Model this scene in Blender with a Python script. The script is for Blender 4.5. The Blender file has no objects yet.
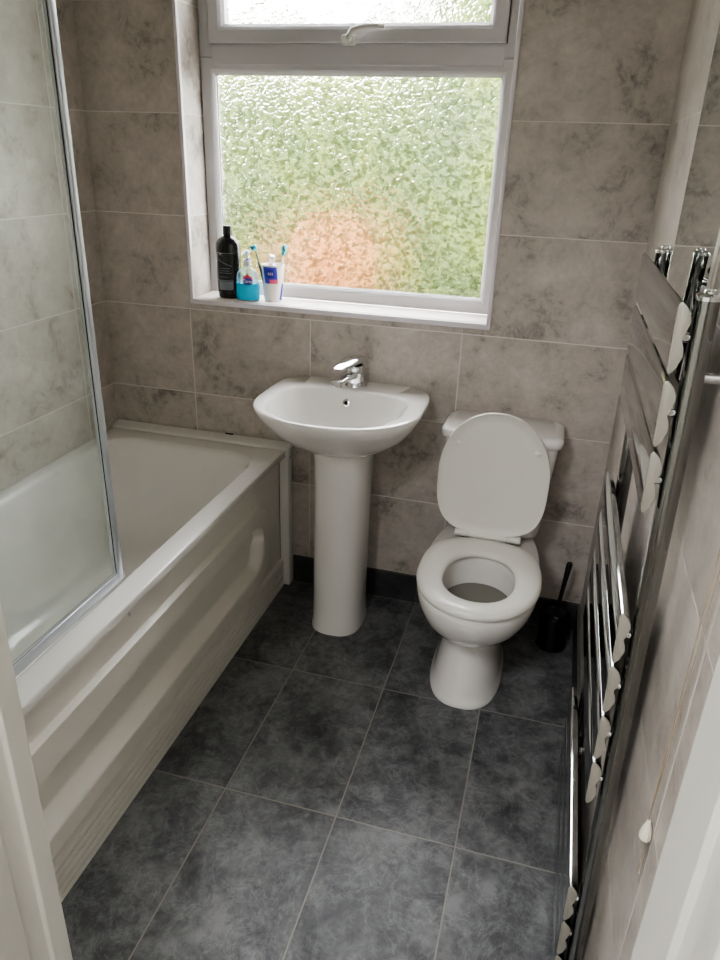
import bpy, bmesh, math, random
from mathutils import Vector, Matrix
random.seed(7)
S = bpy.context.scene; C = S.collection; D = bpy.data; PI = math.pi
W = 1.7647            # right wall
YF = -1.70            # bathroom side of the door wall
HC = 2.38

# ------------------------------------------------------------------ materials
def newmat(n):
    m = D.materials.new(n); m.use_nodes = True; m.node_tree.nodes.clear(); return m, m.node_tree
def nd(t, typ, **k):
    n = t.nodes.new(typ)
    for a, b in k.items():
        if a.startswith('i_'): n.inputs[a[2:].replace('_', ' ')].default_value = b
        else: setattr(n, a, b)
    return n
def out(t, s):
    o = t.nodes.new('ShaderNodeOutputMaterial'); t.links.new(s, o.inputs['Surface']); return o
def mth(t, op, a, b=None, c=None):
    n = t.nodes.new('ShaderNodeMath'); n.operation = op
    for i, v in enumerate((a, b, c)):
        if v is None: continue
        if isinstance(v, (int, float)): n.inputs[i].default_value = v
        else: t.links.new(v, n.inputs[i])
    return n.outputs[0]
def rgb(r, g, b):
    f = lambda c: ((c/255+.055)/1.055)**2.4 if c > 10 else c/255/12.92
    return (f(r), f(g), f(b), 1)
def pmat(name, col, rough=.5, metal=0, coat=0, bump=0, bscale=40, var=0, spec=.5, trans=0, ior=1.45, alpha=1):
    m, t = newmat(name); p = t.nodes.new('ShaderNodeBsdfPrincipled')
    p.inputs['Base Color'].default_value = col; p.inputs['Roughness'].default_value = rough
    p.inputs['Metallic'].default_value = metal; p.inputs['Coat Weight'].default_value = coat
    p.inputs['Specular IOR Level'].default_value = spec
    p.inputs['Transmission Weight'].default_value = trans; p.inputs['IOR'].default_value = ior
    p.inputs['Alpha'].default_value = alpha
    tc = t.nodes.new('ShaderNodeTexCoord')
    n = nd(t, 'ShaderNodeTexNoise'); n.inputs['Scale'].default_value = bscale; n.inputs['Detail'].default_value = 5
    t.links.new(tc.outputs['Object'], n.inputs['Vector'])
    if var:
        mx = nd(t, 'ShaderNodeMix', data_type='RGBA')
        mx.inputs[6].default_value = col; mx.inputs[7].default_value = tuple(c*(1-var) for c in col[:3])+(1,)
        t.links.new(n.outputs['Fac'], mx.inputs[0]); t.links.new(mx.outputs[2], p.inputs['Base Color'])
    if bump:
        b = nd(t, 'ShaderNodeBump'); b.inputs['Strength'].default_value = bump; b.inputs['Distance'].default_value = .002
        t.links.new(n.outputs['Fac'], b.inputs['Height']); t.links.new(b.outputs['Normal'], p.inputs['Normal'])
    out(t, p.outputs[0]); return m

def tile_mat(name, ua, va, ulist, uper, v0, vh, c_dark, c_mid, c_light, grout, rough, gw=.0016, nscale=7, bumpd=.0012, stretch=None, vein=-.022):
    """ua/va: axis indices; joints at the listed u positions and/or every uper=(offset, period)."""
    m, t = newmat(name); L = t.links.new
    g = t.nodes.new('ShaderNodeNewGeometry'); sp = t.nodes.new('ShaderNodeSeparateXYZ'); L(g.outputs['Position'], sp.inputs[0])
    u, v = sp.outputs[ua], sp.outputs[va]
    vd = mth(t, 'PINGPONG', mth(t, 'ADD', mth(t, 'SUBTRACT', v, v0), vh*200), vh/2)
    vid = mth(t, 'FLOOR', mth(t, 'DIVIDE', mth(t, 'SUBTRACT', v, v0), vh))
    dist = vd; uid = None
    if uper:
        ud = mth(t, 'PINGPONG', mth(t, 'ADD', mth(t, 'SUBTRACT', u, uper[0]), uper[1]*200), uper[1]/2)
        dist = mth(t, 'MINIMUM', dist, ud); uid = mth(t, 'FLOOR', mth(t, 'DIVIDE', mth(t, 'SUBTRACT', u, uper[0]), uper[1]))
    for x, vmax in ulist:
        d = mth(t, 'ABSOLUTE', mth(t, 'SUBTRACT', u, x))
        gt = mth(t, 'GREATER_THAN', v, vmax)          # joint only below vmax
        d = mth(t, 'ADD', d, gt)
        dist = mth(t, 'MINIMUM', dist, d)
        s = mth(t, 'GREATER_THAN', u, x); uid = s if uid is None else mth(t, 'ADD', uid, s)
    wid = mth(t, 'ADD', mth(t, 'MULTIPLY', vid, 7.31), mth(t, 'MULTIPLY', uid, 3.17)) if uid is not None else mth(t, 'MULTIPLY', vid, 7.31)
    mk = nd(t, 'ShaderNodeMapRange'); L(dist, mk.inputs[0]); mk.inputs[1].default_value = gw*.7; mk.inputs[2].default_value = gw*1.35
    vec = g.outputs['Position']
    if stretch:
        mp = nd(t, 'ShaderNodeMapping'); mp.inputs['Scale'].default_value = stretch; L(vec, mp.inputs[0]); vec = mp.outputs[0]
    def noise(sc, det, ro, dis, off=0):
        n = nd(t, 'ShaderNodeTexNoise', noise_dimensions='4D'); L(vec, n.inputs['Vector'])
        L(mth(t, 'ADD', wid, off), n.inputs['W'])
        n.inputs['Scale'].default_value = sc; n.inputs['Detail'].default_value = det; n.inputs['Roughness'].default_value = ro; n.inputs['Distortion'].default_value = dis
        return n.outputs['Fac']
    a = noise(nscale, 9, .62, .5); b = noise(nscale*3.2, 8, .7, .9, 11); c = noise(nscale*.45, 3, .5, .2, 23)
    fine = noise(nscale*9, 6, .7, .4, 31)
    mix = mth(t, 'ADD', mth(t, 'ADD', mth(t, 'MULTIPLY', a, .46), mth(t, 'MULTIPLY', b, .30)), mth(t, 'ADD', mth(t, 'MULTIPLY', c, .14), mth(t, 'MULTIPLY', fine, .10)))
    vn = noise(nscale*1.1, 7, .68, 1.4, 47)
    rid = nd(t, 'ShaderNodeMapRange'); L(mth(t, 'ABSOLUTE', mth(t, 'SUBTRACT', vn, .5)), rid.inputs[0]); rid.inputs[1].default_value = 0; rid.inputs[2].default_value = .03; rid.inputs[3].default_value = vein; rid.inputs[4].default_value = 0
    mix = mth(t, 'ADD', mix, rid.outputs[0])
    r = t.nodes.new('ShaderNodeValToRGB'); L(mix, r.inputs[0]); e = r.color_ramp.elements
    e[0].position = .39; e[0].color = c_dark; e[1].position = .60; e[1].color = c_light
    k = e.new(.465); k.color = c_mid
    mx = nd(t, 'ShaderNodeMix', data_type='RGBA'); L(mk.outputs[0], mx.inputs[0]); mx.inputs[6].default_value = grout; L(r.outputs[0], mx.inputs[7])
    p = t.nodes.new('ShaderNodeBsdfPrincipled'); L(mx.outputs[2], p.inputs['Base Color'])
    rr = nd(t, 'ShaderNodeMapRange'); L(mk.outputs[0], rr.inputs[0]); rr.inputs[3].default_value = .85; rr.inputs[4].default_value = rough; L(rr.outputs[0], p.inputs['Roughness'])
    bp = nd(t, 'ShaderNodeBump'); bp.inputs['Strength'].default_value = .6; bp.inputs['Distance'].default_value = bumpd
    L(mth(t, 'ADD', mk.outputs[0], mth(t, 'MULTIPLY', b, .25)), bp.inputs['Height']); L(bp.outputs['Normal'], p.inputs['Normal'])
    out(t, p.outputs[0]); return m

TD, TM, TL, TG = rgb(128,121,114), rgb(172,164,157), rgb(197,189,182), rgb(214,208,202)
ZR = 1.6126
M = {}
M['tile_back'] = tile_mat('stone tile back', 0, 2, [(.33,1.0126),(.767,1.0126),(1.27,1.0126)], None, ZR, .3, TD, TM, TL, TG, .38)
M['tile_side'] = tile_mat('stone tile side', 1, 2, [], (-.17,.5), ZR, .3, TD, TM, TL, TG, .38)
M['tile_right'] = tile_mat('stone tile right', 1, 2, [], (-1.5,.5), ZR, .3, TD, TM, TL, TG, .3)
M['tile_front'] = tile_mat('stone tile front', 0, 2, [], (.2,.5), ZR, .3, TD, TM, TL, TG, .38)
M['floor'] = tile_mat('slate floor tile', 0, 1, [], (.8883,.3), -.5085, .4986, rgb(50,51,53), rgb(78,79,81), rgb(124,125,126), rgb(144,140,134), .40, gw=.0018, nscale=9, vein=.055)
M['skirt_x'] = tile_mat('slate skirting tile', 0, 2, [], (.8883,.3), .1126, .3, rgb(38,38,40), rgb(56,56,58), rgb(76,76,78), rgb(90,88,84), .4)
M['skirt_y'] = tile_mat('slate skirting tile side', 1, 2, [], (-.5085,.4986), .1126, .3, rgb(38,38,40), rgb(56,56,58), rgb(76,76,78), rgb(90,88,84), .4)
M['upvc'] = pmat('white window plastic', rgb(190,188,190), .3, bump=.05)
M['white_handle'] = pmat('white handle', rgb(200,197,192), .3)
M['bead'] = pmat('white tile trim', rgb(218,214,218), .35)
M['sill'] = pmat('white sill', rgb(236,228,222), .3, var=.08, bscale=14)
M['paint'] = pmat('cream gloss paint', rgb(214,212,204), .4, bump=.25, bscale=60, var=.06)
M['hall'] = pmat('cream wall paint', rgb(224,222,216), .8, bump=.1)
M['ceil'] = pmat('ceiling paint', rgb(238,236,230), .85)
M['acrylic'] = pmat('white acrylic bath', rgb(226,224,220), .16, coat=.4)
M['panel'] = pmat('cream plastic panel', rgb(222,218,209), .35, var=.05, bscale=3)
M['ceramic'] = pmat('white ceramic', rgb(226,223,219), .09, coat=.6)
M['seat'] = pmat('white seat plastic', rgb(226,224,217), .28, coat=.2)
M['chrome'] = pmat('polished chrome', (.78,.79,.80,1), .07, metal=1, bump=.02, bscale=9)
M['chrome_post'] = pmat('chrome with painted dark reflections', (.27,.27,.26,1), .12, metal=1)  # chrome darkened in its base colour to imitate dark reflections on the posts
M['chrome_rail'] = pmat('polished chrome rail', (.44,.45,.455,1), .06, metal=1, bump=.03, bscale=6)
M['chrome_dull'] = pmat('bare chrome end', rgb(164,160,150), .45, metal=.4)
M['alu'] = pmat('silver aluminium profile', rgb(196,202,208), .28, metal=.55)
M['black'] = pmat('black plastic', rgb(16,16,17), .35)
M['rubber'] = pmat('black rubber seal', rgb(30,30,32), .6)
M['string'] = pmat('tan pull cord', rgb(150,134,114), .8)
M['pull'] = pmat('ivory plastic pull', rgb(226,220,204), .35)
M['water'] = pmat('toilet water', rgb(122,120,112), .04, spec=.8)
M['dark'] = pmat('dark hole', rgb(14,13,12), .6)
M['hallfloor'] = pmat('brown hall carpet', rgb(112,106,100), .95, bump=.6, bscale=300, var=.3)

def glass_mat(name, tint, haze, hcol, tr=.85):
    m, t = newmat(name); L = t.links.new
    tr_ = nd(t, 'ShaderNodeBsdfTransparent'); tr_.inputs[0].default_value = tint
    df = nd(t, 'ShaderNodeBsdfDiffuse'); df.inputs[0].default_value = hcol
    n = nd(t, 'ShaderNodeTexNoise'); n.inputs['Scale'].default_value = 5; n.inputs['Detail'].default_value = 6
    g = t.nodes.new('ShaderNodeNewGeometry'); L(g.outputs['Position'], n.inputs['Vector'])
    h = mth(t, 'MULTIPLY', n.outputs['Fac'], haze*2)
    m1 = nd(t, 'ShaderNodeMixShader'); L(h, m1.inputs[0]); L(tr_.outputs[0], m1.inputs[1]); L(df.outputs[0], m1.inputs[2])
    gl = nd(t, 'ShaderNodeBsdfGlossy'); gl.inputs['Roughness'].default_value = .015
    lw = nd(t, 'ShaderNodeLayerWeight'); lw.inputs[0].default_value = .5
    fac = mth(t, 'ADD', mth(t, 'MULTIPLY', mth(t, 'POWER', lw.outputs['Facing'], 5), .9), .04)
    m2 = nd(t, 'ShaderNodeMixShader'); L(mth(t, 'MULTIPLY', fac, tr), m2.inputs[0]); L(m1.outputs[0], m2.inputs[1]); L(gl.outputs[0], m2.inputs[2])
    out(t, m2.outputs[0]); return m
M['screen'] = glass_mat('clear shower glass', (.93,.965,.95,1), .12, (.86,.88,.82,1), .9)
def pebble_mat():
    m, t = newmat('pebbled privacy glass'); L = t.links.new
    g = t.nodes.new('ShaderNodeNewGeometry')
    mp = nd(t, 'ShaderNodeMapping'); mp.inputs['Scale'].default_value = (.8, 1, 1.05); mp.inputs['Rotation'].default_value = (0, .35, 0); L(g.outputs['Position'], mp.inputs[0])
    n = nd(t, 'ShaderNodeTexNoise'); n.inputs['Scale'].default_value = 70; n.inputs['Detail'].default_value = 0.6; n.inputs['Distortion'].default_value = 1.0; L(mp.outputs[0], n.inputs['Vector'])
    b = nd(t, 'ShaderNodeBump'); b.inputs['Strength'].default_value = .8; b.inputs['Distance'].default_value = .0055; L(n.outputs['Fac'], b.inputs['Height'])
    tr = t.nodes.new('ShaderNodeValToRGB'); L(n.outputs['Fac'], tr.inputs[0]); e = tr.color_ramp.elements
    e[0].position = .34; e[0].color = (.58,.60,.56,1); e[1].position = .60; e[1].color = (1,1,1,1)
    rf = nd(t, 'ShaderNodeBsdfRefraction'); L(tr.outputs[0], rf.inputs[0]); rf.inputs['Roughness'].default_value = .10; rf.inputs['IOR'].default_value = 1.45; L(b.outputs['Normal'], rf.inputs['Normal'])
    tp = nd(t, 'ShaderNodeBsdfTransparent'); L(tr.outputs[0], tp.inputs[0])
    m1 = nd(t, 'ShaderNodeMixShader'); m1.inputs[0].default_value = .55; L(tp.outputs[0], m1.inputs[1]); L(rf.outputs[0], m1.inputs[2])
    gl = nd(t, 'ShaderNodeBsdfGlossy'); gl.inputs['Roughness'].default_value = .1; L(b.outputs['Normal'], gl.inputs['Normal'])
    m2 = nd(t, 'ShaderNodeMixShader'); m2.inputs[0].default_value = .06; L(m1.outputs[0], m2.inputs[1]); L(gl.outputs[0], m2.inputs[2])
    out(t, m2.outputs[0]); return m
M['pebble'] = pebble_mat()
M['mirror'] = pmat('mirror silver', (.86,.89,.87,1), .015, metal=1)

# ------------------------------------------------------------------ helpers
def finish(name, bm, mat, parent=None, smooth=True, bevel=0, seg=2, sub=0, angle=40):
    bmesh.ops.remove_doubles(bm, verts=bm.verts, dist=1e-6)
    bmesh.ops.recalc_face_normals(bm, faces=bm.faces)
    me = D.meshes.new(name); bm.to_mesh(me); bm.free(); me.materials.append(M[mat] if isinstance(mat, str) else mat)
    o = D.objects.new(name, me); C.objects.link(o)
    if smooth:
        for p in me.polygons: p.use_smooth = True
        try: me.set_sharp_from_angle(angle=math.radians(angle))
        except Exception: pass
    if bevel:
        b = o.modifiers.new('bevel', 'BEVEL'); b.width = bevel; b.segments = seg; b.limit_method = 'ANGLE'; b.harden_normals = False
    if sub:
        s = o.modifiers.new('sub', 'SUBSURF'); s.levels = sub; s.render_levels = sub
    if parent:
        o.parent = parent
        o.matrix_parent_inverse = Matrix.Translation(-parent.location)     # geometry is written in world coordinates
    return o
def box(bm, x0, x1, y0, y1, z0, z1):
    v = [bm.verts.new((x, y, z)) for z in (z0, z1) for x, y in ((x0,y0),(x1,y0),(x1,y1),(x0,y1))]
    for f in ((0,3,2,1),(4,5,6,7),(0,1,5,4),(1,2,6,5),(2,3,7,6),(3,0,4,7)): bm.faces.new([v[i] for i in f])
def bx(*b):
    bm = bmesh.new()
    for q in b: box(bm, *q)
    return bm
def loft(bm, rings, cap0=True, cap1=True, closed=False):
    R = [[bm.verts.new(p) for p in r] for r in rings]; n = len(rings[0])
    pairs = list(zip(R, R[1:])) + ([(R[-1], R[0])] if closed else [])
    for a, b in pairs:
        for i in range(n): bm.faces.new((a[i], a[(i+1) % n], b[(i+1) % n], b[i]))
    if not closed:
        if cap0: bm.faces.new(R[0][::-1])
        if cap1: bm.faces.new(R[-1])
def dring(cx, yc, a, bf, bb, z, nf=2.2, nb=2.2, N=64):
    r = []
    for i in range(N):
        t = 2*PI*i/N; c, s = math.cos(t), math.sin(t); n = nf if s < 0 else nb
        r.append((cx + a*math.copysign(abs(c)**(2/n), c), yc + (bb if s > 0 else bf)*math.copysign(abs(s)**(2/n), s), z))
    return r
def rrect(x0, x1, y0, y1, r, z, k=8):
    p = []
    for cx, cy, a0 in ((x1-r, y1-r, 0), (x0+r, y1-r, 90), (x0+r, y0+r, 180), (x1-r, y0+r, 270)):
        for i in range(k+1):
            a = math.radians(a0+90*i/k); p.append((cx+r*math.cos(a), cy+r*math.sin(a), z))
    return p
def lathe(bm, cx, cy, prof, N=32, cap0=True, cap1=True):
    loft(bm, [[(cx+max(r,1e-4)*math.cos(2*PI*i/N), cy+max(r,1e-4)*math.sin(2*PI*i/N), z) for i in range(N)] for r, z in prof], cap0, cap1)
def tube(bm, pts, rad, N=16, caps=True):
    pts = [Vector(p) for p in pts]; rads = rad if isinstance(rad, (list, tuple)) else [rad]*len(pts)
    rings = []; prev = None
    for i, p in enumerate(pts):
        d = (pts[min(i+1, len(pts)-1)] - pts[max(i-1, 0)]).normalized()
        if prev is None: u = d.orthogonal().normalized()
        else: u = (prev - d*prev.dot(d)).normalized()
        prev = u; w = d.cross(u)
        rings.append([tuple(p + (u*math.cos(2*PI*k/N) + w*math.sin(2*PI*k/N))*rads[i]) for k in range(N)])
    loft(bm, rings, caps, caps)
def empty(name, loc, label, cat, group=None):
    o = D.objects.new(name, None); C.objects.link(o); o.location = loc; o.empty_display_size = .05
    o['label'] = label; o['category'] = cat
    if group: o['group'] = group
    return o
def tag(o, label, cat, group=None):
    o['label'] = label; o['category'] = cat
    if group: o['group'] = group
    return o
def struct(o): o['kind'] = 'structure'; return o
def sempty(name, loc):
    o = D.objects.new(name, None); C.objects.link(o); o.location = loc; o['kind'] = 'structure'; return o

# ------------------------------------------------------------------ room shell
WX0, WX1, WZ0, WZ1 = .343, 1.345, 1.036, 2.16
struct(finish('wall_back', bx((-.12,WX0,0,.24,0,HC),(WX1,W+.12,0,.24,0,HC),(WX0,WX1,0,.24,0,WZ0),(WX0,WX1,0,.24,WZ1,HC)), 'tile_back', smooth=False))
struct(finish('wall_left', bx((-.12,0,-1.82,0,0,HC)), 'tile_side', smooth=False))
struct(finish('wall_right', bx((W,W+.12,-1.82,0,0,HC)), 'tile_right', smooth=False))
DX0, DX1 = .962, 1.738
struct(finish('wall_front', bx((0,DX0,-1.82,YF,0,HC),(DX1,W,-1.82,YF,0,HC),(DX0,DX1,-1.82,YF,2.06,HC)), 'hall', smooth=False))
struct(finish('floor', bx((-.12,W+.12,-1.82,.24,-.12,0)), 'floor', smooth=False))
struct(finish('ceiling', bx((-.12,W+.12,-1.82,.24,HC,HC+.1)), 'ceil', smooth=False))
# hallway behind the camera
struct(finish('wall_hall_left', bx((-.12,0,-3.3,-1.82,0,HC)), 'hall', smooth=False))
struct(finish('wall_hall_right', bx((2.1,2.22,-3.3,-1.82,0,HC),(W+.12,2.1,-1.82,-1.72,0,HC)), 'hall', smooth=False))
struct(finish('wall_hall_back', bx((-.12,2.22,-3.42,-3.3,0,HC)), 'hall', smooth=False))
struct(finish('floor_hall', bx((-.12,2.22,-3.42,-1.82,-.12,-.002)), 'hallfloor', smooth=False))
struct(finish('ceiling_hall', bx((-.12,2.22,-3.42,-1.82,HC,HC+.1)), 'ceil', smooth=False))
# dark skirting tiles
struct(finish('baseboard_back', bx((.705,W-.0105,-.009,0,0,.1126)), 'skirt_x', smooth=False, bevel=.001))
struct(finish('baseboard_right', bx((W-.009,W,YF,0,0,.1126)), 'skirt_y', smooth=False, bevel=.001))
# white trims round the window recess
struct(finish('trim_1', bx((WX0-.007,WX0+.004,-.005,.01,WZ0,WZ1)), 'bead', bevel=.002))
struct(finish('trim_2', bx((WX1-.004,WX1+.008,-.006,.01,WZ0-.004,WZ1)), 'bead', bevel=.002))
struct(finish('trim_3', bx((WX0-.007,WX1-.004,-.006,.008,WZ0-.004,WZ0+.0125)), 'bead', bevel=.002))

# door frame
d = sempty('door_1', (1.35, -1.76, 0))
def jamb(name, s, X, r1):
    # plan profile extruded in z; s=+1 faces +x
    prof = [(X,YF+.001),(X-s*.004,YF+.006),(X-s*.017,YF+.006),(X-s*.017,-1.93),(X-s*.012*0-s*.009,-1.93)]
    pr = [(X, YF+.004), (X, YF-r1), (X-s*.007, YF-r1-.002), (X-s*.007, YF-r1-.03), (X-s*.003, YF-r1-.036), (X-s*.003, -1.862), (X-s*.017, -1.868), (X-s*.017, YF+.004)]
    bm = bmesh.new(); loft(bm, [[(x, y, z) for x, y in pr] for z in (0.0005, 2.055)])
    return finish(name, bm, 'paint', d, bevel=.0015)
jamb('left_jamb', 1, .980, .028); jamb('right_jamb', -1, 1.7195, .088)
finish('head', bx((.964,1.736,-1.862,YF+.004,2.045,2.06)), 'paint', d, bevel=.002)
for s, x in ((-1, .90), (1, 1.726)):
    finish('architrave', bx((x, x+.066, -1.838, -1.8215, 0, 2.1)) if s < 0 else bx((1.742,1.81,-1.838,-1.8215,0,2.1)), 'paint', d, bevel=.005, seg=3)

# window
w = sempty('window_1', (.844, .16, 1.05))
def rframe(x0, x1, z0, z1, wd, yf, yb, ch=.014, rec=.012):
    def rr(i, y): return [(x0+i, y, z0+i), (x1-i, y, z0+i), (x1-i, y, z1-i), (x0+i, y, z1-i)]
    bm = bmesh.new()
    loft(bm, [rr(0, yb), rr(0, yf+.003), rr(.003, yf), rr(wd-ch, yf), rr(wd-ch*.5, yf+rec*.35), rr(wd, yf+rec), rr(wd, yb)], closed=True)
    return bm
finish('outer_frame', rframe(WX0+.001, WX1-.001, 1.0505, 1.778, .0465, .14, .172), 'upvc', w, smooth=False)
finish('transom', bx((WX0+.043, WX1-.043, .139, .172, 1.757, 1.813)), 'upvc', w, bevel=.003)
finish('upper_frame', rframe(WX0+.001, WX1-.001, 1.7785, WZ1-.001, .042, .14, .172, .006, .004), 'upvc', w, smooth=False)
sash = finish('opening_sash', rframe(.384, 1.303, 1.8155, 2.118, .052, .122, .170, .018, .016), 'upvc', w, smooth=False)
finish('gasket', rframe(.3815, 1.3055, 1.8135, 2.1205, .004, .1385, .16, .001, .001), 'rubber', w, smooth=False)
finish('pane', bx((.388,1.2995,.166,.170,1.093,1.738)), 'pebble', w, smooth=False)
finish('pane', bx((.433,1.254,.160,.164,1.864,2.068)), 'pebble', sash, smooth=False)
finish('glazing_seal', rframe(.387, 1.3005, 1.094, 1.7375, .0035, .158, .165, .001, .001), 'rubber', w, smooth=False)
finish('sill', bx((WX0+.0005,WX1-.0005,.0085,.1395,WZ0+.0005,1.05)), 'sill', w, bevel=.002)
bm = bmesh.new()
loft(bm, [[(x, y, z) for x, z, _ in rrect(.820+e, .866-e, 1.808+e, 1.836-e, .010-e, 0, 5)] for y, e in ((.1215,0),(.110,0),(.107,.003))])
tube(bm, [(.846,.110,1.824),(.846,.094,1.826),(.860,.087,1.842),(.885,.086,1.850),(.922,.087,1.853),(.957,.089,1.852)], [.009,.009,.0085,.0075,.0068,.0055], 12)
hd = finish('handle', bm, 'white_handle', w)
bm = bmesh.new(); tube(bm, [(.846,.0935,1.826),(.846,.0825,1.826)], .0045, 12); finish('lock', bm, 'chrome', hd)

# ------------------------------------------------------------------ bath
bt = empty('bathtub', (.34, -.85, 0), 'white acrylic bathtub along the left wall with an embossed cream side panel', 'bathtub')
bm = bmesh.new()
x0, x1, y0, y1 = .0015, .688, -1.698, -.0015
xs = .670
R = []
for dz, ins in ((.5285,.001),(.5485,0),(.5522,.0015),(.553,.0045)): R.append(rrect(x0+ins, x1-ins, y0+ins, y1-ins, .012, dz))
ix0, ix1, iy0, iy1 = .045, .628, -1.62, -.105
for z, l, rt, n, f, r in ((.553,0,0,0,0,.11),(.550,.006,.006,.006,.008,.11),(.535,.013,.013,.014,.018,.11),(.42,.030,.028,.05,.05,.12),(.28,.052,.048,.10,.09,.13),(.20,.075,.07,.15,.12,.13),(.168,.11,.105,.20,.16,.11),(.160,.17,.165,.30,.24,.07)):
    R.append(rrect(ix0+l, ix1-rt, iy0+n, iy1-f, r, z))
loft(bm, R, cap0=False)
finish('tub', bm, 'acrylic', bt, angle=60)
bm = bmesh.new(); loft(bm, [[(x, y, z) for y, z in ((-.0015,.5535),(-.047,.5535),(-.047,.560),(-.043,.564),(-.0015,.572))] for x in (.002, .7035)])
finish('sealing_strip', bm, 'acrylic', bt, bevel=.002)
bm = bmesh.new(); tube(bm, [(.445,-.006,.573),(.475,-.006,.573)], .003, 8); finish('sealant_gap', bm, 'dark', bt)
bm = bmesh.new(); loft(bm, [[(x, y, z) for y, z in ((-.046,.0005),(-.046,.5275),(-.0105,.5275),(-.0105,.0005))] for x in (.668, .7030)]); box(bm, .6890, .7030, -.046, -.0105, .5275, .5525)
finish('end_strip', bm, 'acrylic', bt, bevel=.003)
# embossed side panel as a height field
def sdr(y, z, ya, yb, za, zb, r):
    cy, cz = (ya+yb)/2, (za+zb)/2; qx = abs(y-cy)-(yb-ya)/2+r; qz = abs(z-cz)-(zb-za)/2+r
    return math.hypot(max(qx,0), max(qz,0)) + min(max(qx,qz),0) - r
def sm(t): t = max(0,min(1,t)); return t*t*(3-2*t)
def depth(y, z):
    d = 0.0
    o = -sdr(y, z, -1.55, -.175, .128, .437, .10)
    d += .017*sm(o/.009)
    zt = .372 - .03*sm((-.55-y)/.9)                      # inner recess
    i = -sdr(y, z, -1.47, -.235, .188, zt, .075)
    d -= .034*sm(i/(.012 if z > zt-.06 else .012+.035*sm((zt-.06-z)/.04)))
    if z > .512: d += .003*sm((z-.512)/.008)
    return d
ny = 200; rows = []                                   # (z, ribbed-skirt relief)
hr = .118/5
for k in range(5):
    rows += [(k*hr+.0008 if k == 0 else k*hr, .0145), (k*hr+.0002+hr*.66, .0135), (k*hr+hr*.74, .001), (k*hr+hr*.97, .0005)]
rows += [(.1180+(.5275-.1180)*j/170, None) for j in range(171)]
nz = len(rows)-1
bm = bmesh.new(); G = []
for z, rel in rows:
    G.append([bm.verts.new((.667+(depth(-1.69+(1.69-.048)*i/ny, z) if rel is None else rel), -1.69+(1.69-.048)*i/ny, z)) for i in range(ny+1)])
for j in range(nz):
    for i in range(ny): bm.faces.new((G[j][i], G[j][i+1], G[j+1][i+1], G[j+1][i]))
finish('side_panel', bm, 'panel', bt, angle=28)
for (y, z) in ((-1.02,.505),(-.30,.500)):
    bm = bmesh.new(); tube(bm, [(.670,y,z),(.675,y,z),(.6765,y,z)], [.0055,.0055,.003], 14); finish('screw_cap', bm, 'acrylic', bt)

# shower screen
sx = .612
ss = empty('shower_screen', (sx, -1.33, .554), 'clear glass shower screen in a silver profile standing on the bath rim', 'shower screen')
finish('glass_panel', bx((sx-.003, sx+.003, -1.695, -.965, .57, 1.98)), 'screen', ss, smooth=False)
bm = bmesh.new(); loft(bm, [rrect(sx-.0095, sx+.0095, -.974, -.954, .006, z) for z in (.556, 1.985)]); finish('edge_profile', bm, 'alu', ss)
bm = bmesh.new(); loft(bm, [[(sx+a, y, z) for a, z in ((-.009,.5545),(.009,.5545),(.009,.566),(.005,.577),(-.005,.577),(-.009,.566))] for y in (-1.695,-.9745)]); finish('bottom_rail', bm, 'alu', ss, bevel=.001)
finish('rail_seal', bx((sx+.0032, sx+.0038, -1.695, -.975, .5775, .5785),(sx-.0038, sx-.0032, -1.695, -.975, .5775, .5785)), 'rubber', ss, smooth=False)
finish('edge_seal', bx((sx+.0032, sx+.0040, -.9765, -.9745, .580, 1.98)), 'rubber', ss, smooth=False)
finish('end_cap', bx((sx-.0095, sx+.0095, -.9535, -.951, .556, .572)), 'pull', ss, bevel=.001)

# ------------------------------------------------------------------ washbasin
wb = empty('washbasin', (.946, -.2, 0), 'white ceramic washbasin on a full pedestal under the window', 'washbasin')
bm = bmesh.new()
cx = .9465; Y1 = -.001
def ob(a, bf, z, yc=-.26, nb=5, back=Y1): return dring(cx, yc, a, bf, back-yc, z, 2.15, nb)
R = [ob(.06,.05,.668,-.19,2.6,-.09), ob(.085,.085,.660,-.19,2.6,-.07), ob(.105,.11,.664,-.19,2.8,-.03), ob(.145,.145,.683,-.20,3), ob(.185,.168,.712,-.22,3.4), ob(.219,.188,.744,-.24,4), ob(.242,.206,.778,-.25,4.4), ob(.254,.217,.803), ob(.2575,.2205,.815), ob(.2565,.220,.821), ob(.252,.216,.8245)]
def ib(a, bf, bb, z, yc=-.275, nb=3.2, nf=2.15): return dring(cx-.006, yc, a, bf, bb, z, nf, nb)
R += [ib(.217,.188,.176,.822,nb=4.6), ib(.211,.184,.170,.8205,nb=4.6), ib(.204,.178,.164,.815,nb=4.6), ib(.196,.169,.157,.80,nb=4.4), ib(.178,.149,.145,.765), ib(.145,.122,.125,.725,nb=2.8), ib(.098,.085,.09,.698,nb=2.4), ib(.05,.045,.045,.688,nb=2), ib(.021,.021,.021,.686,nb=2,nf=2)]
loft(bm, R); finish('basin', bm, 'ceramic', wb, angle=70)
bm = bmesh.new()
loft(bm, [dring(cx-.001, yc, a, bf, bb, z, 2.6, 3) for z, a, bf, bb, yc in ((.0008,.090,.112,.13,-.188),(.012,.090,.112,.13,-.188),(.03,.0865,.108,.12,-.186),(.10,.086,.106,.11,-.185),(.30,.087,.103,.105,-.185),(.50,.088,.101,.105,-.18),(.62,.090,.102,.105,-.18),(.655,.092,.106,.105,-.18),(.672,.086,.10,.10,-.18))])
finish('pedestal', bm, 'ceramic', wb, angle=70)
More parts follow.
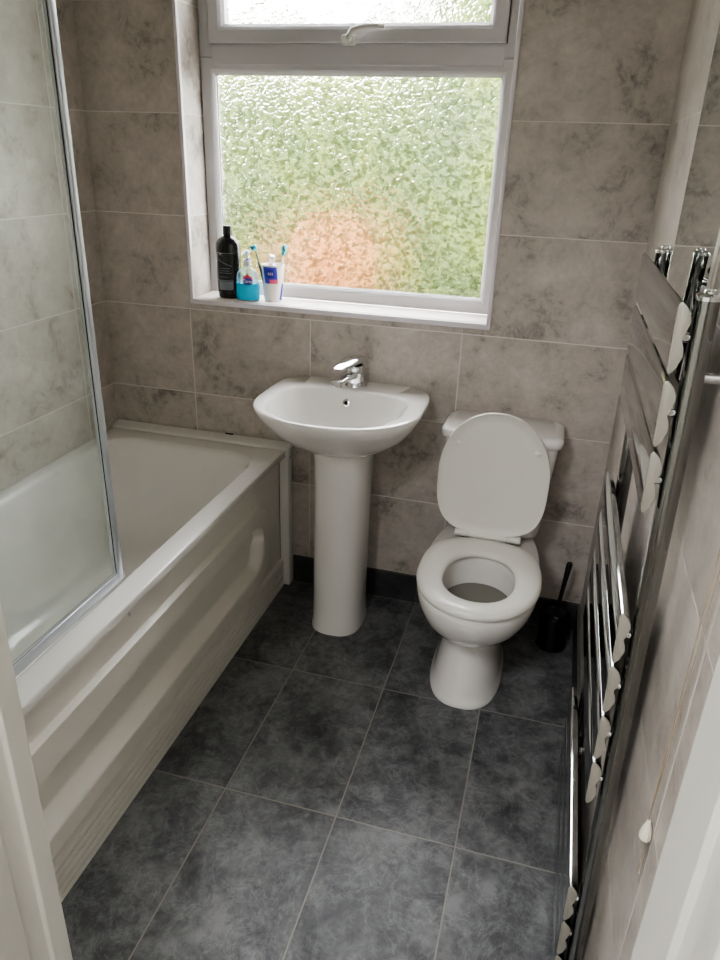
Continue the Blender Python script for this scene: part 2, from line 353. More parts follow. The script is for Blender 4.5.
# overflow on the inner back slope, waste in the bottom
bm = bmesh.new(); oc = Vector((.934, -.1245, .783)); nrm = Vector((0,-.93,.36)).normalized()
tube(bm, [oc-nrm*.004, oc+nrm*.003, oc+nrm*.0042], [.0125,.0125,.0095], 24); ov = finish('overflow_ring', bm, 'chrome', wb)
bm = bmesh.new(); tube(bm, [oc+nrm*.0040, oc+nrm*.0052], .0065, 20); finish('overflow_hole', bm, 'dark', ov)
bm = bmesh.new(); lathe(bm, cx-.006, -.275, [(.02,.684),(.022,.689),(.016,.6905),(.004,.690)]); finish('waste', bm, 'chrome', wb)

# mixer tap
tx, ty = .946, -.066
tp = empty('mixer_tap', (tx, ty, .8248), 'chrome single lever mixer tap on the washbasin ledge', 'tap')
bm = bmesh.new(); lathe(bm, tx, ty, [(.033,.8252),(.034,.829),(.0315,.834),(.031,.85),(.0315,.872),(.031,.890),(.026,.896),(.002,.897)], 40); finish('body', bm, 'chrome', tp)
def slab(bm, secs):   # (y, z, halfwidth, halfheight)
    rings = []
    for i, (y, z, hw, hh) in enumerate(secs):
        rings.append([(tx + hw*math.copysign(abs(math.cos(a))**.6, math.cos(a)), ty + y + .25*hh*math.sin(a), z + hh*math.copysign(abs(math.sin(a))**.8, math.sin(a))) for a in [2*PI*k/24 for k in range(24)]])
    loft(bm, rings)
bm = bmesh.new(); slab(bm, [(-.008,.868,.022,.014),(-.04,.869,.023,.0125),(-.075,.867,.022,.011),(-.105,.863,.020,.0095),(-.118,.861,.017,.008)]); sp_ = finish('spout', bm, 'chrome', tp)
bm = bmesh.new(); tube(bm, [(tx,ty-.100,.855),(tx,ty-.100,.846)], .0105, 20); finish('aerator', bm, 'chrome_dull', sp_)
bm = bmesh.new(); slab(bm, [(.032,.900,.016,.004),(.022,.911,.027,.013),(-.010,.917,.0300,.015),(-.045,.914,.029,.012),(-.080,.908,.025,.008),(-.104,.903,.020,.0055),(-.110,.902,.014,.0035)]); finish('lever', bm, 'chrome', tp)
tp.location = (.945, -.066, .8248); tp.rotation_euler.z = math.radians(-16)

# ------------------------------------------------------------------ toilet
tc = empty('toilet', (1.437, -.33, 0), 'white close-coupled toilet with its lid raised against the cistern', 'toilet')
tcx = 1.437
bm = bmesh.new()
P_ = [  # z, yc, a, bf, bb, nf, nb
 (.0008,-.33,.112,.196,.22,2.5,3.2),(.010,-.33,.113,.197,.22,2.5,3.2),(.016,-.33,.108,.192,.218,2.5,3.2),(.05,-.33,.102,.183,.215,2.4,3.2),(.10,-.33,.092,.162,.21,2.3,3),(.15,-.33,.083,.141,.20,2.2,3),(.20,-.33,.079,.131,.195,2.2,3),
 (.222,-.34,.086,.145,.205,2.2,2.8),(.243,-.37,.112,.168,.235,2.1,2.8),(.273,-.39,.138,.195,.27,2.1,2.6),(.31,-.41,.158,.210,.31,2.1,2.6),(.35,-.42,.169,.220,.36,2.15,2.6),(.385,-.425,.174,.226,.40,2.15,2.7),(.401,-.425,.173,.225,.405,2.15,2.7),(.406,-.425,.168,.221,.40,2.15,2.7)]
R = [dring(tcx-.004-.009*max(0,min(1,(.34-z)/.16)), yc, a, bf, bb, z, nf, nb) for z, yc, a, bf, bb, nf, nb in P_]
for z, yc, a, bf, bb in ((.406,-.465,.125,.150,.170),(.400,-.465,.119,.143,.163),(.37,-.465,.117,.14,.158),(.32,-.46,.112,.132,.145),(.26,-.45,.088,.10,.11),(.21,-.43,.062,.07,.08),(.18,-.42,.04,.045,.05),(.165,-.42,.02,.02,.02)):
    R.append(dring(tcx, yc, a, bf, bb, z, 2.1, 2.1))
loft(bm, R); finish('pan', bm, 'ceramic', tc, angle=75)
bm = bmesh.new(); loft(bm, [dring(tcx, -.458, .1095, .129, .139, z, 2.1, 2.1) for z in (.318,.3195)]); finish('water', bm, 'water', tc)
# seat ring
bm = bmesh.new()
so = lambda e, z: dring(tcx-.002, -.445, .1765-e, .216-e, .213-e, z, 2.1, 2.75)
si = lambda e, z: dring(tcx, -.467, .1015-e, .121-e, .143-e, z, 2.15, 2.25)
loft(bm, [so(.006,.4085), so(.001,.412), so(0,.420), so(.003,.428), so(.010,.4335), so(.03,.436), si(-.03,.435), si(-.012,.432), si(-.002,.426), si(0,.419), si(-.002,.411), si(-.01,.4085)], closed=True)
finish('seat', bm, 'seat', tc, angle=70)
# lid, raised: built flat then stood up about the hinge
hy, hz = -.226, .440
lean = math.radians(91.5)
def stand(p):     # flat lid coordinates (x, forward distance, thickness)
    x, f, h = p; return (x, hy - f*math.cos(lean) - h*math.sin(lean), hz + f*math.sin(lean) - h*math.cos(lean))
def lring(e, h, N=64):
    r = []
    for (x, y, _) in dring(-.004, .196, .167-e, .191-e, .204-e, 0, 3.3, 2.1, N): r.append(stand((tcx-.004+x, y, h)))
    return r
bm = bmesh.new()
loft(bm, [lring(.03,.0035), lring(.007,.0035), lring(.004,.007), lring(.0015,.009), lring(0,.006), lring(0,-.002), lring(.004,-.008), lring(.02,-.011), lring(.08,-.012)])
ld = finish('lid', bm, 'seat', tc, angle=70)
for bxp in (-.117, .117):
    c0 = Vector(stand((tcx-.004+bxp, .292, .0035))); c1 = Vector(stand((tcx-.004+bxp, .292, .010))); c2 = Vector(stand((tcx-.004+bxp, .292, .0125)))
    bm = bmesh.new(); tube(bm, [c0, c1, c2], [.0095,.009,.005], 18); finish('buffer', bm, 'seat', ld)
for a, b in ((-.102,-.060),(-.0585,.0585),(.060,.102)):
    bm = bmesh.new(); tube(bm, [(tcx-.004+a,-.224,.437),(tcx-.004+b,-.224,.437)], .0125, 20); finish('hinge', bm, 'seat', tc)
for s in (-1, 1):
    bm = bmesh.new(); lathe(bm, tcx-.004+s*.069, -.205, [(.013,.4065),(.013,.428),(.009,.431)], 18); finish('hinge_post', bm, 'chrome_dull', tc)
# cistern
bm = bmesh.new()
loft(bm, [rrect(tcx-a, tcx+a, yf, -.0015, r, z) for z, a, yf, r in ((.4075,.135,-.150,.03),(.42,.147,-.163,.035),(.44,.1500,-.168,.035),(.60,.161,-.178,.03),(.7335,.1715,-.186,.028))])
finish('cistern', bm, 'ceramic', tc, angle=60)
bm = bmesh.new()
loft(bm, [rrect(tcx-a, tcx+a, yf, -.0015, r, z, 10) for z, a, yf, r in ((.734,.178,-.191,.032),(.737,.1825,-.197,.036),(.751,.1840,-.199,.038),(.758,.1825,-.197,.038),(.763,.176,-.191,.034),(.765,.160,-.176,.03))])
cl = finish('cistern_lid', bm, 'ceramic', tc, angle=70)
bm = bmesh.new(); lathe(bm, tcx, -.095, [(.024,.7652),(.024,.7685),(.021,.7705),(.0205,.769),(.004,.769)], 28); finish('flush_button', bm, 'chrome', cl)

# toilet brush
br = empty('toilet_brush', (1.682, -.110, 0), 'black toilet brush in a round holder standing in the dark corner behind the radiator', 'toilet brush')
bx_, by_ = 1.682, -.110
bm = bmesh.new(); lathe(bm, bx_, by_, [(.050,.0008),(.052,.006),(.048,.02),(.047,.10),(.049,.125),(.047,.128),(.043,.124),(.041,.02),(.005,.018)], 36); finish('holder', bm, 'black', br)
bm = bmesh.new(); tube(bm, [(bx_,by_,.028),(bx_+.002,by_+.002,.12),(bx_+.010,by_+.004,.22),(bx_+.018,by_+.006,.318),(bx_+.0185,by_+.006,.323)], [.006,.006,.007,.010,.007], 16); h_ = finish('handle', bm, 'black', br)
bm = bmesh.new(); lathe(bm, bx_, by_, [(.012,.03),(.030,.036),(.032,.08),(.024,.098),(.008,.104)], 28); finish('brush_head', bm, 'black', br)
bm = bmesh.new(); lathe(bm, bx_+.001, by_, [(.038,.1285),(.034,.134),(.012,.139),(.0095,.146)], 28); finish('splash_cap', bm, 'black', br)

# ------------------------------------------------------------------ towel radiator
RT = empty('towel_radiator', (1.70, -1.03, 0), 'tall chrome towel radiator with flat overlapping rails on the right wall', 'radiator')
YN, YFR = -1.306, -.75
sl_z = [1.364,1.266,1.170, .917,.822,.726,.630, .338,.242,.146]
def wv(u):
    K = [(0,.0075),(.08,.0115),(.26,.0165),(.38,.0150),(.49,.0110),(.61,.0150),(.76,.0185),(.90,.0155),(1,.0085)]
    for (a, b), (c, d_) in zip(K, K[1:]):
        if u <= c: return b+(d_-b)*sm((u-a)/(c-a))
def slat_prof(z1, h=.0895):
    p = []; x = 1.690; z0 = z1-h
    p += [(x+.002, z1-.001), (x, z1-.005), (x, z0+.005), (x+.002, z0+.001), (x+.004, z0)]
    for k in range(1, 17):
        u = k/16; zz = z0 + .003 + (h-.006)*u
        p.append((x+wv(u), zz))
    p += [(x+.0045, z1)]
    return p
for z1 in sl_z:
    pr = slat_prof(z1); bm = bmesh.new()
    loft(bm, [[(x, y, z) for x, z in pr] for y in (YN+.001, YFR-.001)])
    s_ = finish('rail', bm, 'chrome_rail', RT, angle=35)
    for ye, sg in ((YN, 1), (YFR, -1)):
        bm = bmesh.new(); cxm = sum(p[0] for p in pr)/len(pr); czm = sum(p[1] for p in pr)/len(pr)
        loft(bm, [[(cxm+(x-cxm)*k, ye+sg*o, czm+(z-czm)*(1-(1-k)*.3)) for x, z in pr] for k, o in ((.97,.0009),(.97,0),(.85,-.0012))])
        finish('end_cap', bm, 'chrome_dull', s_, angle=35)
    for yy in (YN+.016, YFR-.016):
        bm = bmesh.new(); tube(bm, [(1.700, yy, z1-.045), (1.714, yy, z1-.045)], .0065, 12); finish('peg', bm, 'chrome', s_)
for yy in (YN+.013, YFR-.022):
    bm = bmesh.new()
    loft(bm, [rrect(1.711, 1.7375, yy-.016, yy+.016, .011, z, 6) for z in (.035, 1.366)]); pst = finish('post', bm, 'chrome_post', RT)
    bm = bmesh.new(); loft(bm, [rrect(1.711-e, 1.7375+e, yy-.016-e, yy+.016+e, .0125, z, 6) for z, e in ((1.3665,.0015),(1.3715,.0015),(1.3745,-.002))]); finish('post_cap', bm, 'chrome', pst)
    bm = bmesh.new(); tube(bm, [(1.726+.006*math.cos(a), yy+.008*math.sin(a), 1.376) for a in [2*PI*k/20 for k in range(21)]], .0028, 8); finish('air_vent', bm, 'chrome', pst)
    bm = bmesh.new(); tube(bm, [(1.726, yy, .034), (1.726, yy, .012), (1.726, yy+.012, .006)], [.010,.010,.007], 14); finish('valve', bm, 'chrome', pst)
for zz, zf in ((1.262, 1.12), (.20, .20)):
    for yy, zz in ((YN+.045, zz), (YFR-.06, zf)):
        bm = bmesh.new(); tube(bm, [(1.728, yy-.022, zz), (1.728, yy, zz), (1.764 if zz > 1 else 1.7410, yy, zz)], [.006,.008,.008], 14)
        b_ = finish('wall_bracket', bm, 'chrome', RT)
RT.rotation_euler = (0, -.0212, 0); RT.location.x = 1.7259

# mirror on the right wall
MY0, MY1 = -1.078, -.645
mi = empty('wall_mirror', (W-.006, -.79, 1.6), 'frameless rectangular mirror on the right wall above the radiator', 'mirror')
finish('mirror_glass', bx((1.753, 1.7575, MY0, MY1, 1.19, 1.98)), 'mirror', mi, smooth=False)
finish('backing_board', bx((1.758, W-.0005, MY0+.01, MY1-.01, 1.20, 1.97)), 'pull', mi, smooth=False)

# light pull cord
pc = empty('light_pull_cord', (1.7565, -1.4940, .70), 'tan light pull cord with an ivory shell-shaped pull beside the radiator', 'pull cord')
bm = bmesh.new()
tube(bm, [(1.7555,-1.4940,.724),(1.7535,-1.4950,.95),(1.7525,-1.4960,1.15),(1.7535,-1.4990,HC-.02)], .0008, 8)
tube(bm, [(1.7560,-1.4930,.724),(1.7580,-1.4930,.95),(1.7590,-1.4940,1.15),(1.7545,-1.4980,HC-.02)], .0008, 8)
finish('cord', bm, 'string', pc)
bm = bmesh.new()
rings = []
for z, ax, ay in ((.728,.0022,.0022),(.723,.0030,.0030),(.717,.0052,.0055),(.709,.0070,.0080),(.702,.0080,.0095),(.698,.0078,.0093),(.695,.004,.005)):
    rings.append([(1.7560+ax*math.cos(t), -1.4950+ay*(1+.05*math.cos(9*t))*math.sin(t), z) for t in [2*PI*k/36 for k in range(36)]])
loft(bm, rings); finish('pull', bm, 'pull', pc)
bm = bmesh.new(); tube(bm, [(1.7560,-1.4950,.693),(1.7570,-1.5020,.67),(1.7565,-1.5100,.645)], .0009, 8); finish('cord_tail', bm, 'string', pc)
bm = bmesh.new(); lathe(bm, 1.750, -1.4985, [(.012,HC-.028),(.014,HC-.02),(.014,HC-.0005)], 20); finish('ceiling_cup', bm, 'pull', pc)

# ------------------------------------------------------------------ things on the sill
SZ = 1.0502
M['shampoo'] = pmat('black glossy bottle', rgb(20,19,20), .22, coat=.3)
M['shampoo_label'] = pmat('dark grey label', rgb(52,58,62), .35, var=.5, bscale=60)
M['label_line'] = pmat('pale print', rgb(168,176,180), .4)
M['label_band'] = pmat('grey label band', rgb(128,140,146), .4)
sb = empty('shampoo_bottle', (.452, .062, SZ), 'tall black shampoo bottle with a flip cap at the left end of the sill', 'bottle')
bm = bmesh.new(); sx0, sy0 = .452, .062
prof = [(.033,0),(.038,.005),(.0405,.02),(.0425,.05),(.0435,.10),(.0435,.160),(.0415,.178),(.034,.191),(.023,.199),(.0150,.202),(.0135,.205)]
def oval(cx_, cy_, prof, ky, N=40, z0=SZ): return [[(cx_+r*math.cos(2*PI*i/N), cy_+ky*r*math.sin(2*PI*i/N), z0+z) for i in range(N)] for r, z in prof]
loft(bm, oval(sx0, sy0, prof, .72)); finish('bottle_body', bm, 'shampoo', sb)
bm = bmesh.new(); loft(bm, oval(sx0, sy0, [(.0150,.2055),(.0155,.208),(.0150,.232),(.0135,.235)], .95)); finish('cap', bm, 'black', sb)
def patch(cx_, cy_, prof_r, ky, a0, a1, z0_, z1_, off, nz_=6, na=14, skew=0):
    """a curved sticker on an oval bottle; prof_r(z) is the radius"""
    bm = bmesh.new(); G = []
    for j in range(nz_+1):
        z = z0_+(z1_-z0_)*j/nz_; r = prof_r(z)+off; row = []
        for i in range(na+1):
            a = math.radians(a0+(a1-a0)*i/na + skew*j/nz_); row.append(bm.verts.new((cx_+r*math.cos(a), cy_+ky*r*math.sin(a), SZ+z)))
        G.append(row)
    for j in range(nz_):
        for i in range(na): bm.faces.new((G[j][i], G[j][i+1], G[j+1][i+1], G[j+1][i]))
    return bm
def prad(prof):
    def f(z):
        for (r0, z0), (r1, z1) in zip(prof, prof[1:]):
            if z0 <= z <= z1: return r0+(r1-r0)*(z-z0)/(z1-z0)
        return prof[-1][0]
    return f
pr_s = prad(prof)
lb = finish('label', patch(sx0, sy0, pr_s, .72, -128, -50, .030, .150, .0004), 'shampoo_label', sb)
finish('label_band', patch(sx0, sy0, pr_s, .72, -124, -52, .032, .058, .0008), 'label_band', lb)
for z_, a0, a1, hgt in ((.060,-126,-52,.0015),(.030,-122,-56,.0015),(.085,-118,-60,.001),(.092,-115,-70,.001),(.10,-112,-66,.001),(.149,-128,-50,.0012),(.072,-116,-76,.001)):
    finish('print_line', patch(sx0, sy0, pr_s, .72, a0, a1, z_, z_+hgt, .0009, 1), 'label_line', lb)
bm = bmesh.new(); 
pts = []
for k in range(9):
    a = math.radians(-122+66*k/8); z = .130-.022*(k/8)**.7; r = pr_s(z)+.0008; pts.append((sx0+r*math.cos(a), sy0+.72*r*math.sin(a), SZ+z))
tube(bm, pts, .0006, 6); finish('swoosh', bm, 'label_line', lb)

# hand soap
M['soap_clear'] = glass_mat('clear bottle plastic', (.93,.97,.98,1), .25, (.9,.95,.98,1), .8)
M['soap_blue'] = pmat('blue hand wash', rgb(0,200,246), .12, coat=.3)
M['pump'] = pmat('white pump plastic', rgb(232,244,246), .3)
M['red'] = pmat('red print', rgb(214,62,88), .4); M['navy'] = pmat('navy print', rgb(34,40,150), .4); M['white'] = pmat('white print', rgb(246,246,250), .4)
sp0, spy = .528, .046
so_ = empty('hand_wash_bottle', (sp0, spy, SZ), 'clear pump bottle half full of bright blue hand wash beside the black bottle', 'bottle')
sprof = [(.0355,0),(.0385,.003),(.0400,.012),(.0390,.045),(.0375,.075),(.0350,.090),(.0290,.098),(.0175,.105),(.0125,.109),(.0120,.113)]
bm = bmesh.new(); loft(bm, [[(sp0+r*math.copysign(abs(math.cos(t))**.75, math.cos(t)), spy+.62*r*math.copysign(abs(math.sin(t))**.75, math.sin(t)), SZ+z) for t in [2*PI*k/48 for k in range(48)]] for r, z in sprof]); finish('bottle_body', bm, 'soap_clear', so_)
bm = bmesh.new(); loft(bm, [[(sp0+(r+.0004)*math.copysign(abs(math.cos(t))**.75, math.cos(t)), spy+.62*(r+.0004)*math.copysign(abs(math.sin(t))**.75, math.sin(t)), SZ+z) for t in [2*PI*k/48 for k in range(48)]] for r, z in [(.0355,.0015),(.0385,.004),(.0400,.012),(.0390,.045),(.0384,.058)]]); finish('liquid', bm, 'soap_blue', so_)
bm = bmesh.new(); lathe(bm, sp0, spy, [(.0130,SZ+.1135),(.0135,SZ+.115),(.0130,SZ+.128),(.0105,SZ+.131)], 28); pmp = finish('collar', bm, 'pump', so_)
bm = bmesh.new(); lathe(bm, sp0, spy, [(.0095,SZ+.1312),(.0095,SZ+.1345),(.004,SZ+.136)], 20); finish('neck_ring', bm, 'navy', so_)
bm = bmesh.new(); lathe(bm, sp0, spy, [(.0045,SZ+.1362),(.0045,SZ+.150),(.011,SZ+.153),(.0115,SZ+.160),(.009,SZ+.163)], 24)
tube(bm, [(sp0,spy,SZ+.156),(sp0-.006,spy-.018,SZ+.156),(sp0-.008,spy-.026,SZ+.150)], [.0045,.004,.003], 12); finish('pump_head', bm, 'pump', so_)
bm = bmesh.new(); tube(bm, [(sp0,spy,SZ+.006),(sp0,spy,SZ+.113)], .0022, 10); finish('dip_tube', bm, 'pump', so_)
# printed mark: navy oval, red crown, white lettering, on the front face
fy = spy-.0242
def flat(pts, y, th=.0005):
    bm = bmesh.new(); loft(bm, [[(x, y, z) for x, z in pts], [(x, y-th, z) for x, z in pts]]); return bm
lx = sp0+.010
lbl = finish('label', flat([(lx+.0195*math.cos(t), SZ+.066+.0125*math.sin(t)) for t in [2*PI*k/28 for k in range(28)]], fy), 'navy', so_)
finish('crown', flat([(lx-.0185,SZ+.070),(lx-.015,SZ+.082),(lx-.008,SZ+.0815),(lx,SZ+.091),(lx+.008,SZ+.0815),(lx+.015,SZ+.082),(lx+.0185,SZ+.070),(lx+.010,SZ+.0755),(lx,SZ+.077),(lx-.010,SZ+.0755)], fy-.0006), 'red', lbl)
def text(s, size, loc, mat, parent, name='lettering', rot=(PI/2,0,0), squash=1):
    cu = D.curves.new('t', 'FONT'); cu.body = s; cu.size = size; cu.extrude = .0002; cu.align_x = 'CENTER'; cu.align_y = 'CENTER'; cu.offset = size*.02
    to = D.objects.new('t', cu); C.objects.link(to); dg = bpy.context.evaluated_depsgraph_get()
    me = D.meshes.new_from_object(to.evaluated_get(dg)); D.objects.remove(to)
    from mathutils import Euler
    me.transform(Matrix.Translation(loc) @ Euler(rot).to_matrix().to_4x4() @ Matrix.Diagonal((squash,1,1,1)))
    me.materials.clear(); me.materials.append(M[mat]); o = D.objects.new(name, me); C.objects.link(o)
    o.parent = parent; o.matrix_parent_inverse = Matrix.Translation(-parent.location) if parent.location.length else Matrix()
    return o
text('Carex', .0145, (lx, fy-.0010, SZ+.0655), 'white', lbl, squash=.95)

# tumbler
tmx, tmy = .606, .078
M['cup'] = pmat('white tumbler plastic', rgb(226,222,216), .3, coat=.2)
M['cupblue'] = pmat('blue tumbler print', rgb(62,66,186), .35); M['cupdeep'] = pmat('deep blue print', rgb(34,36,150), .35); M['pink'] = pmat('pink print', rgb(224,96,128), .4)
tprof = [(.0285,0),(.0300,.002),(.0385,.118),(.0388,.1195),(.0374,.1195),(.0365,.117),(.0285,.006),(.004,.005)]
tm = empty('tumbler', (tmx, tmy, SZ), 'white and blue printed tumbler on the sill holding the toothbrushes', 'tumbler')
bm = bmesh.new(); lathe(bm, tmx, tmy, [(r, SZ+z) for r, z in tprof], 40); finish('cup', bm, 'cup', tm)
tr = lambda z: .0300+.0085*(z-.002)/.116
cp = finish('printed_panel', patch(tmx, tmy, tr, 1, -116, -40, .060, .114, .0004, 8, 14, -10), 'cupblue', tm)
finish('emblem', patch(tmx, tmy, tr, 1, -108, -60, .080, .108, .0008, 6, 12, -6), 'cupdeep', cp)
finish('stripe', patch(tmx, tmy, tr, 1, -86, -40, .060, .074, .0008, 4, 12, -4), 'pink', cp)
for a in (-94, -84, -74): finish('mark', patch(tmx, tmy, tr, 1, a, a+4, .088, .097, .0012, 2, 2), 'white', cp)
finish('side_stripe', patch(tmx, tmy, tr, 1, -156, -136, .008, .060, .0004), 'cupdeep', tm)
finish('side_stripe', patch(tmx, tmy, tr, 1, -28, 0, .004, .058, .0004, 6, 10, 16), 'cupdeep', tm)

M['tb_blue'] = pmat('light blue brush plastic', rgb(70,196,214), .3); M['tb_green'] = pmat('green brush plastic', rgb(70,120,100), .35)
M['bristle'] = pmat('pale bristles', rgb(110,214,226), .7, bump=.6, bscale=900); M['bristle_b'] = pmat('blue bristles', rgb(20,120,170), .7, bump=.6, bscale=900)
def brush(name, base, tip, mh, hmat, bmt, label, up, hl=.026, colr=None):
    base, tip = Vector(base), Vector(tip); d_ = (tip-base).normalized()
    r_ = empty(name, tuple(base), label, 'toothbrush', 'toothbrushes in the tumbler')
    neck = tip-d_*hl
    bm = bmesh.new(); tube(bm, [base, base.lerp(neck,.45), base.lerp(neck,.7), neck], [.0050,.0052,.0032,.0024], 12); finish('handle', bm, mh, r_)
    bm = bmesh.new(); tube(bm, [neck, neck+d_*.004, tip-d_*.004, tip], [.003,.0088,.0082,.004], 14); hd_ = finish('brush_head', bm, hmat, r_)
    u = (Vector(up) - d_*Vector(up).dot(d_)).normalized(); s = d_.cross(u)
    bm = bmesh.new()
    loft(bm, [[tuple(neck + d_*(hl*.5 + hl*.40*math.cos(t)) + s*.0062*math.sin(t) + u*o) for t in [2*PI*k/20 for k in range(20)]] for o in (.004, .0135)])
    finish('bristles', bm, bmt, hd_)
brush('toothbrush', (.592,.064,SZ+.012), (.546,.062,SZ+.180), 'tb_green', 'tb_blue', 'bristle_b', 'green toothbrush with a blue head leaning left out of the tumbler', (-.5,-.3,-.5), .018)
brush('toothbrush', (.622,.066,SZ+.012), (.654,.070,SZ+.186), 'pump', 'tb_blue', 'bristle', 'white toothbrush with a turquoise head leaning right out of the tumbler', (.2,-1,.2), .036)
# toothpaste tube cap poking out
tt = empty('toothpaste_tube', (.600,.085,SZ+.01), 'white toothpaste tube standing in the tumbler, its round cap showing above the rim', 'toothpaste')
bm = bmesh.new()
def seg(cx_, cy_, hx, hy, z): return [(cx_+hx*math.cos(t), cy_+hy*math.sin(t), SZ+z) for t in [2*PI*k/28 for k in range(28)]]
loft(bm, [seg(.603,.088,.018,.0012,.012), seg(.602,.088,.017,.006,.04), seg(.600,.086,.015,.011,.09), seg(.599,.085,.014,.012,.115), seg(.5985,.084,.007,.007,.122)])
tb_ = finish('tube_body', bm, 'white', tt)
bm = bmesh.new(); tube(bm, [(.5985,.084,SZ+.1225),(.602,.078,SZ+.134),(.606,.072,SZ+.146),(.6065,.0715,SZ+.1475)], [.0085,.0095,.0105,.008], 24); finish('cap', bm, 'cup', tt)
bm = bmesh.new(); lathe(bm, .5985, .084, [(.0092,SZ+.1175),(.0092,SZ+.1205)], 20); finish('collar', bm, 'pink', tt)

# ------------------------------------------------------------------ garden outside
def leafmat(name, cols, sc):
    m, t = newmat(name); p = t.nodes.new('ShaderNodeBsdfPrincipled'); p.inputs['Roughness'].default_value = .8
    g = t.nodes.new('ShaderNodeNewGeometry'); n = nd(t, 'ShaderNodeTexNoise'); n.inputs['Scale'].default_value = sc; n.inputs['Detail'].default_value = 4; n.inputs['Roughness'].default_value = .6
    t.links.new(g.outputs['Position'], n.inputs['Vector']); r = t.nodes.new('ShaderNodeValToRGB'); t.links.new(n.outputs['Fac'], r.inputs[0])
    e = r.color_ramp.elements; e[0].position = .36; e[0].color = cols[0]; e[1].position = .64; e[1].color = cols[2]; k = e.new(.5); k.color = cols[1]
    t.links.new(r.outputs[0], p.inputs['Base Color']); out(t, p.outputs[0]); return m
M['leaf'] = leafmat('hedge leaves', (rgb(12,22,0), rgb(36,54,0), rgb(80,88,0)), 2.6)
M['leaf2'] = leafmat('tree leaves', (rgb(5,20,1), rgb(20,46,5), rgb(54,80,14)), 2.6)
M['terracotta'] = pmat('terracotta', rgb(122,66,18), .8, var=.3, bscale=5)
M['grass'] = pmat('lawn', rgb(40,60,14), .9, var=.4, bscale=6)
M['bark'] = pmat('bark', rgb(96,80,62), .9, var=.4, bscale=20)
g_ = finish('lawn', bx((-6,6,.3,9,-.4,-.3)), 'grass', smooth=False); g_['kind'] = 'structure'
def blob(bm, c, r, sq=(1,1,1), seed=0, amp=.18):
    rn = random.Random(seed); ph = [rn.uniform(0,6.28) for _ in range(9)]
    b = bmesh.ops.create_icosphere(bm, subdivisions=4, radius=1)
    for v in b['verts']:
        n = v.co.normalized(); k = 1+amp*(math.sin(5*n.x+ph[0])*math.sin(6*n.y+ph[1])+.6*math.sin(11*n.z+ph[2])*math.sin(9*n.x+ph[3])+.35*math.sin(19*n.y+ph[4])*math.sin(21*n.z+ph[5]))
        v.co = Vector(c)+Vector((n.x*sq[0], n.y*sq[1], n.z*sq[2]))*r*k
bm = bmesh.new()
for i in range(9): blob(bm, (-3.6+i*.85, 4.3+.15*math.sin(i*2), 1.0+.1*math.sin(i*3)), .95, (1,.6,1.6), i, .12)
tag(finish('garden_hedge', bm, 'leaf'), 'green hedge seen blurred through the privacy glass', 'hedge')
tree = empty('garden_tree', (.75, 7.0, -.3), 'green tree seen blurred through the right of the privacy glass', 'tree')
bm = bmesh.new(); blob(bm, (.65,7,3.5), 1.15, (1,.8,1.3), 31, .22); blob(bm, (1.7,7,2.9), 1.0, (1,.8,1.2), 33, .22); finish('crown', bm, 'leaf2', tree)
bm = bmesh.new(); tube(bm, [(.75,7,-.3),(.78,7,.6),(.75,7,2.2)], [.12,.09,.06], 12); finish('trunk', bm, 'bark', tree)
bm = bmesh.new(); lathe(bm, .18, 2.1, [(.16,-.3),(.17,.1),(.20,.45),(.25,.70),(.27,.88),(.26,1.02),(.20,1.12),(.15,1.16),(.17,1.19),(.15,1.19),(.12,1.14),(.02,1.10)], 36)
tag(finish('terracotta_pot', bm, 'terracotta'), 'orange terracotta pot seen blurred through the privacy glass', 'plant pot')

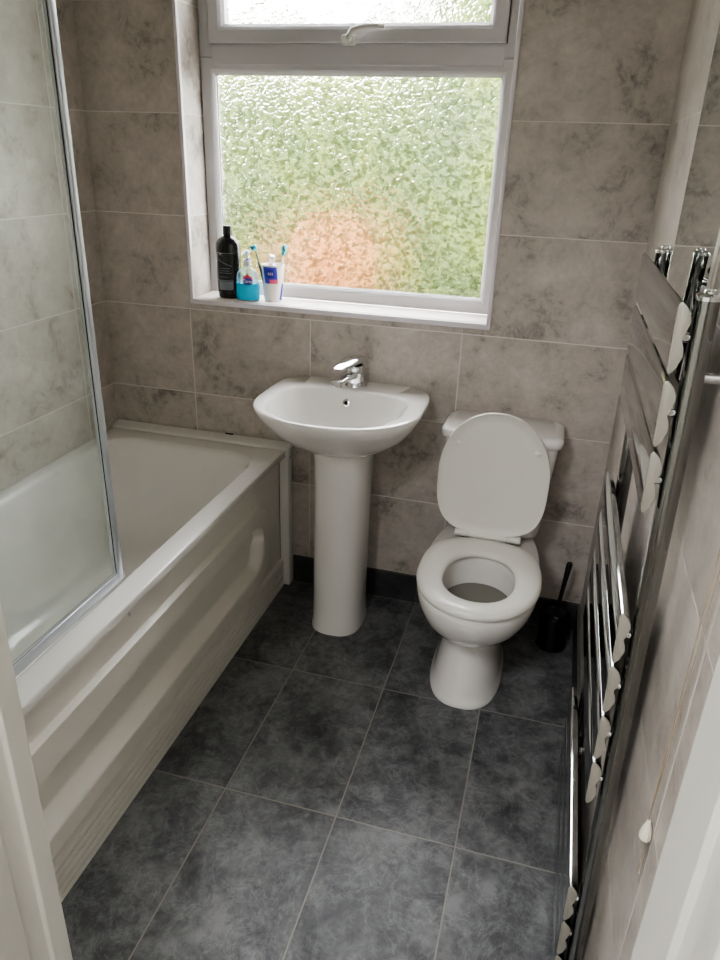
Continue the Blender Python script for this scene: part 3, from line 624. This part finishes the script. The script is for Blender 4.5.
# ------------------------------------------------------------------ light
wd = D.worlds.new('overcast sky'); S.world = wd; wd.use_nodes = True; t = wd.node_tree; t.nodes.clear()
tcn = t.nodes.new('ShaderNodeTexCoord'); spx = t.nodes.new('ShaderNodeSeparateXYZ'); t.links.new(tcn.outputs['Generated'], spx.inputs[0])
rp = t.nodes.new('ShaderNodeValToRGB'); t.links.new(spx.outputs[2], rp.inputs[0])
rp.color_ramp.elements[0].position = 0; rp.color_ramp.elements[0].color = (1,.98,.98,1); rp.color_ramp.elements[1].position = .8; rp.color_ramp.elements[1].color = (.94,.94,1,1)
bg = t.nodes.new('ShaderNodeBackground'); bg.inputs[1].default_value = 7.0; t.links.new(rp.outputs[0], bg.inputs[0])
wo = t.nodes.new('ShaderNodeOutputWorld'); t.links.new(bg.outputs[0], wo.inputs[0])
def area(name, loc, rot, sx_, sy_, e, col=(1,1,1), portal=False):
    l = D.lights.new(name, 'AREA'); l.shape = 'RECTANGLE'; l.size = sx_; l.size_y = sy_; l.energy = e; l.color = col
    o = D.objects.new(name, l); C.objects.link(o); o.location = loc; o.rotation_euler = rot
    if portal: l.cycles.is_portal = True
    return o
area('window_portal', (.844, .235, 1.6), (-PI/2, 0, 0), 1.0, 1.1, 1, portal=True)
area('hall_fill_light', (.9, -2.7, HC-.02), (0, 0, 0), .5, .5, 8, (.96,.97,1))  # unseen fill light, added to stand for brightness from the hall

# ------------------------------------------------------------------ camera
f, cxx, cyy, czz, yaw, pitch, roll = 722.0455, 1.5472, -2.2607, 1.5121, .256, .4224, .0361
import os
CP = [722.0455, 1.5472, -2.2607, 1.5121, .2560, .4224, .0361]
cam = D.cameras.new('camera'); co = D.objects.new('camera', cam); C.objects.link(co)
F = Vector((-math.sin(yaw)*math.cos(pitch), math.cos(yaw)*math.cos(pitch), -math.sin(pitch)))
Rv = Vector((math.cos(yaw), math.sin(yaw), 0)); U = Rv.cross(F)
R2 = Rv*math.cos(roll)+U*math.sin(roll); U2 = -Rv*math.sin(roll)+U*math.cos(roll)
co.matrix_world = Matrix(((R2.x,U2.x,-F.x,cxx),(R2.y,U2.y,-F.y,cyy),(R2.z,U2.z,-F.z,czz),(0,0,0,1)))
cam.sensor_fit = 'VERTICAL'; cam.sensor_height = 36; cam.lens = f/960*36; cam.clip_start = .02
S.camera = co
S.view_settings.view_transform = 'AgX'; S.view_settings.look = 'AgX - Medium High Contrast'; S.view_settings.exposure = 2.45
try:
    S.cycles.max_bounces = 12; S.cycles.diffuse_bounces = 6; S.cycles.transparent_max_bounces = 16; S.cycles.glossy_bounces = 6
    S.cycles.use_denoising = True; S.cycles.sample_clamp_indirect = 6
except Exception: pass
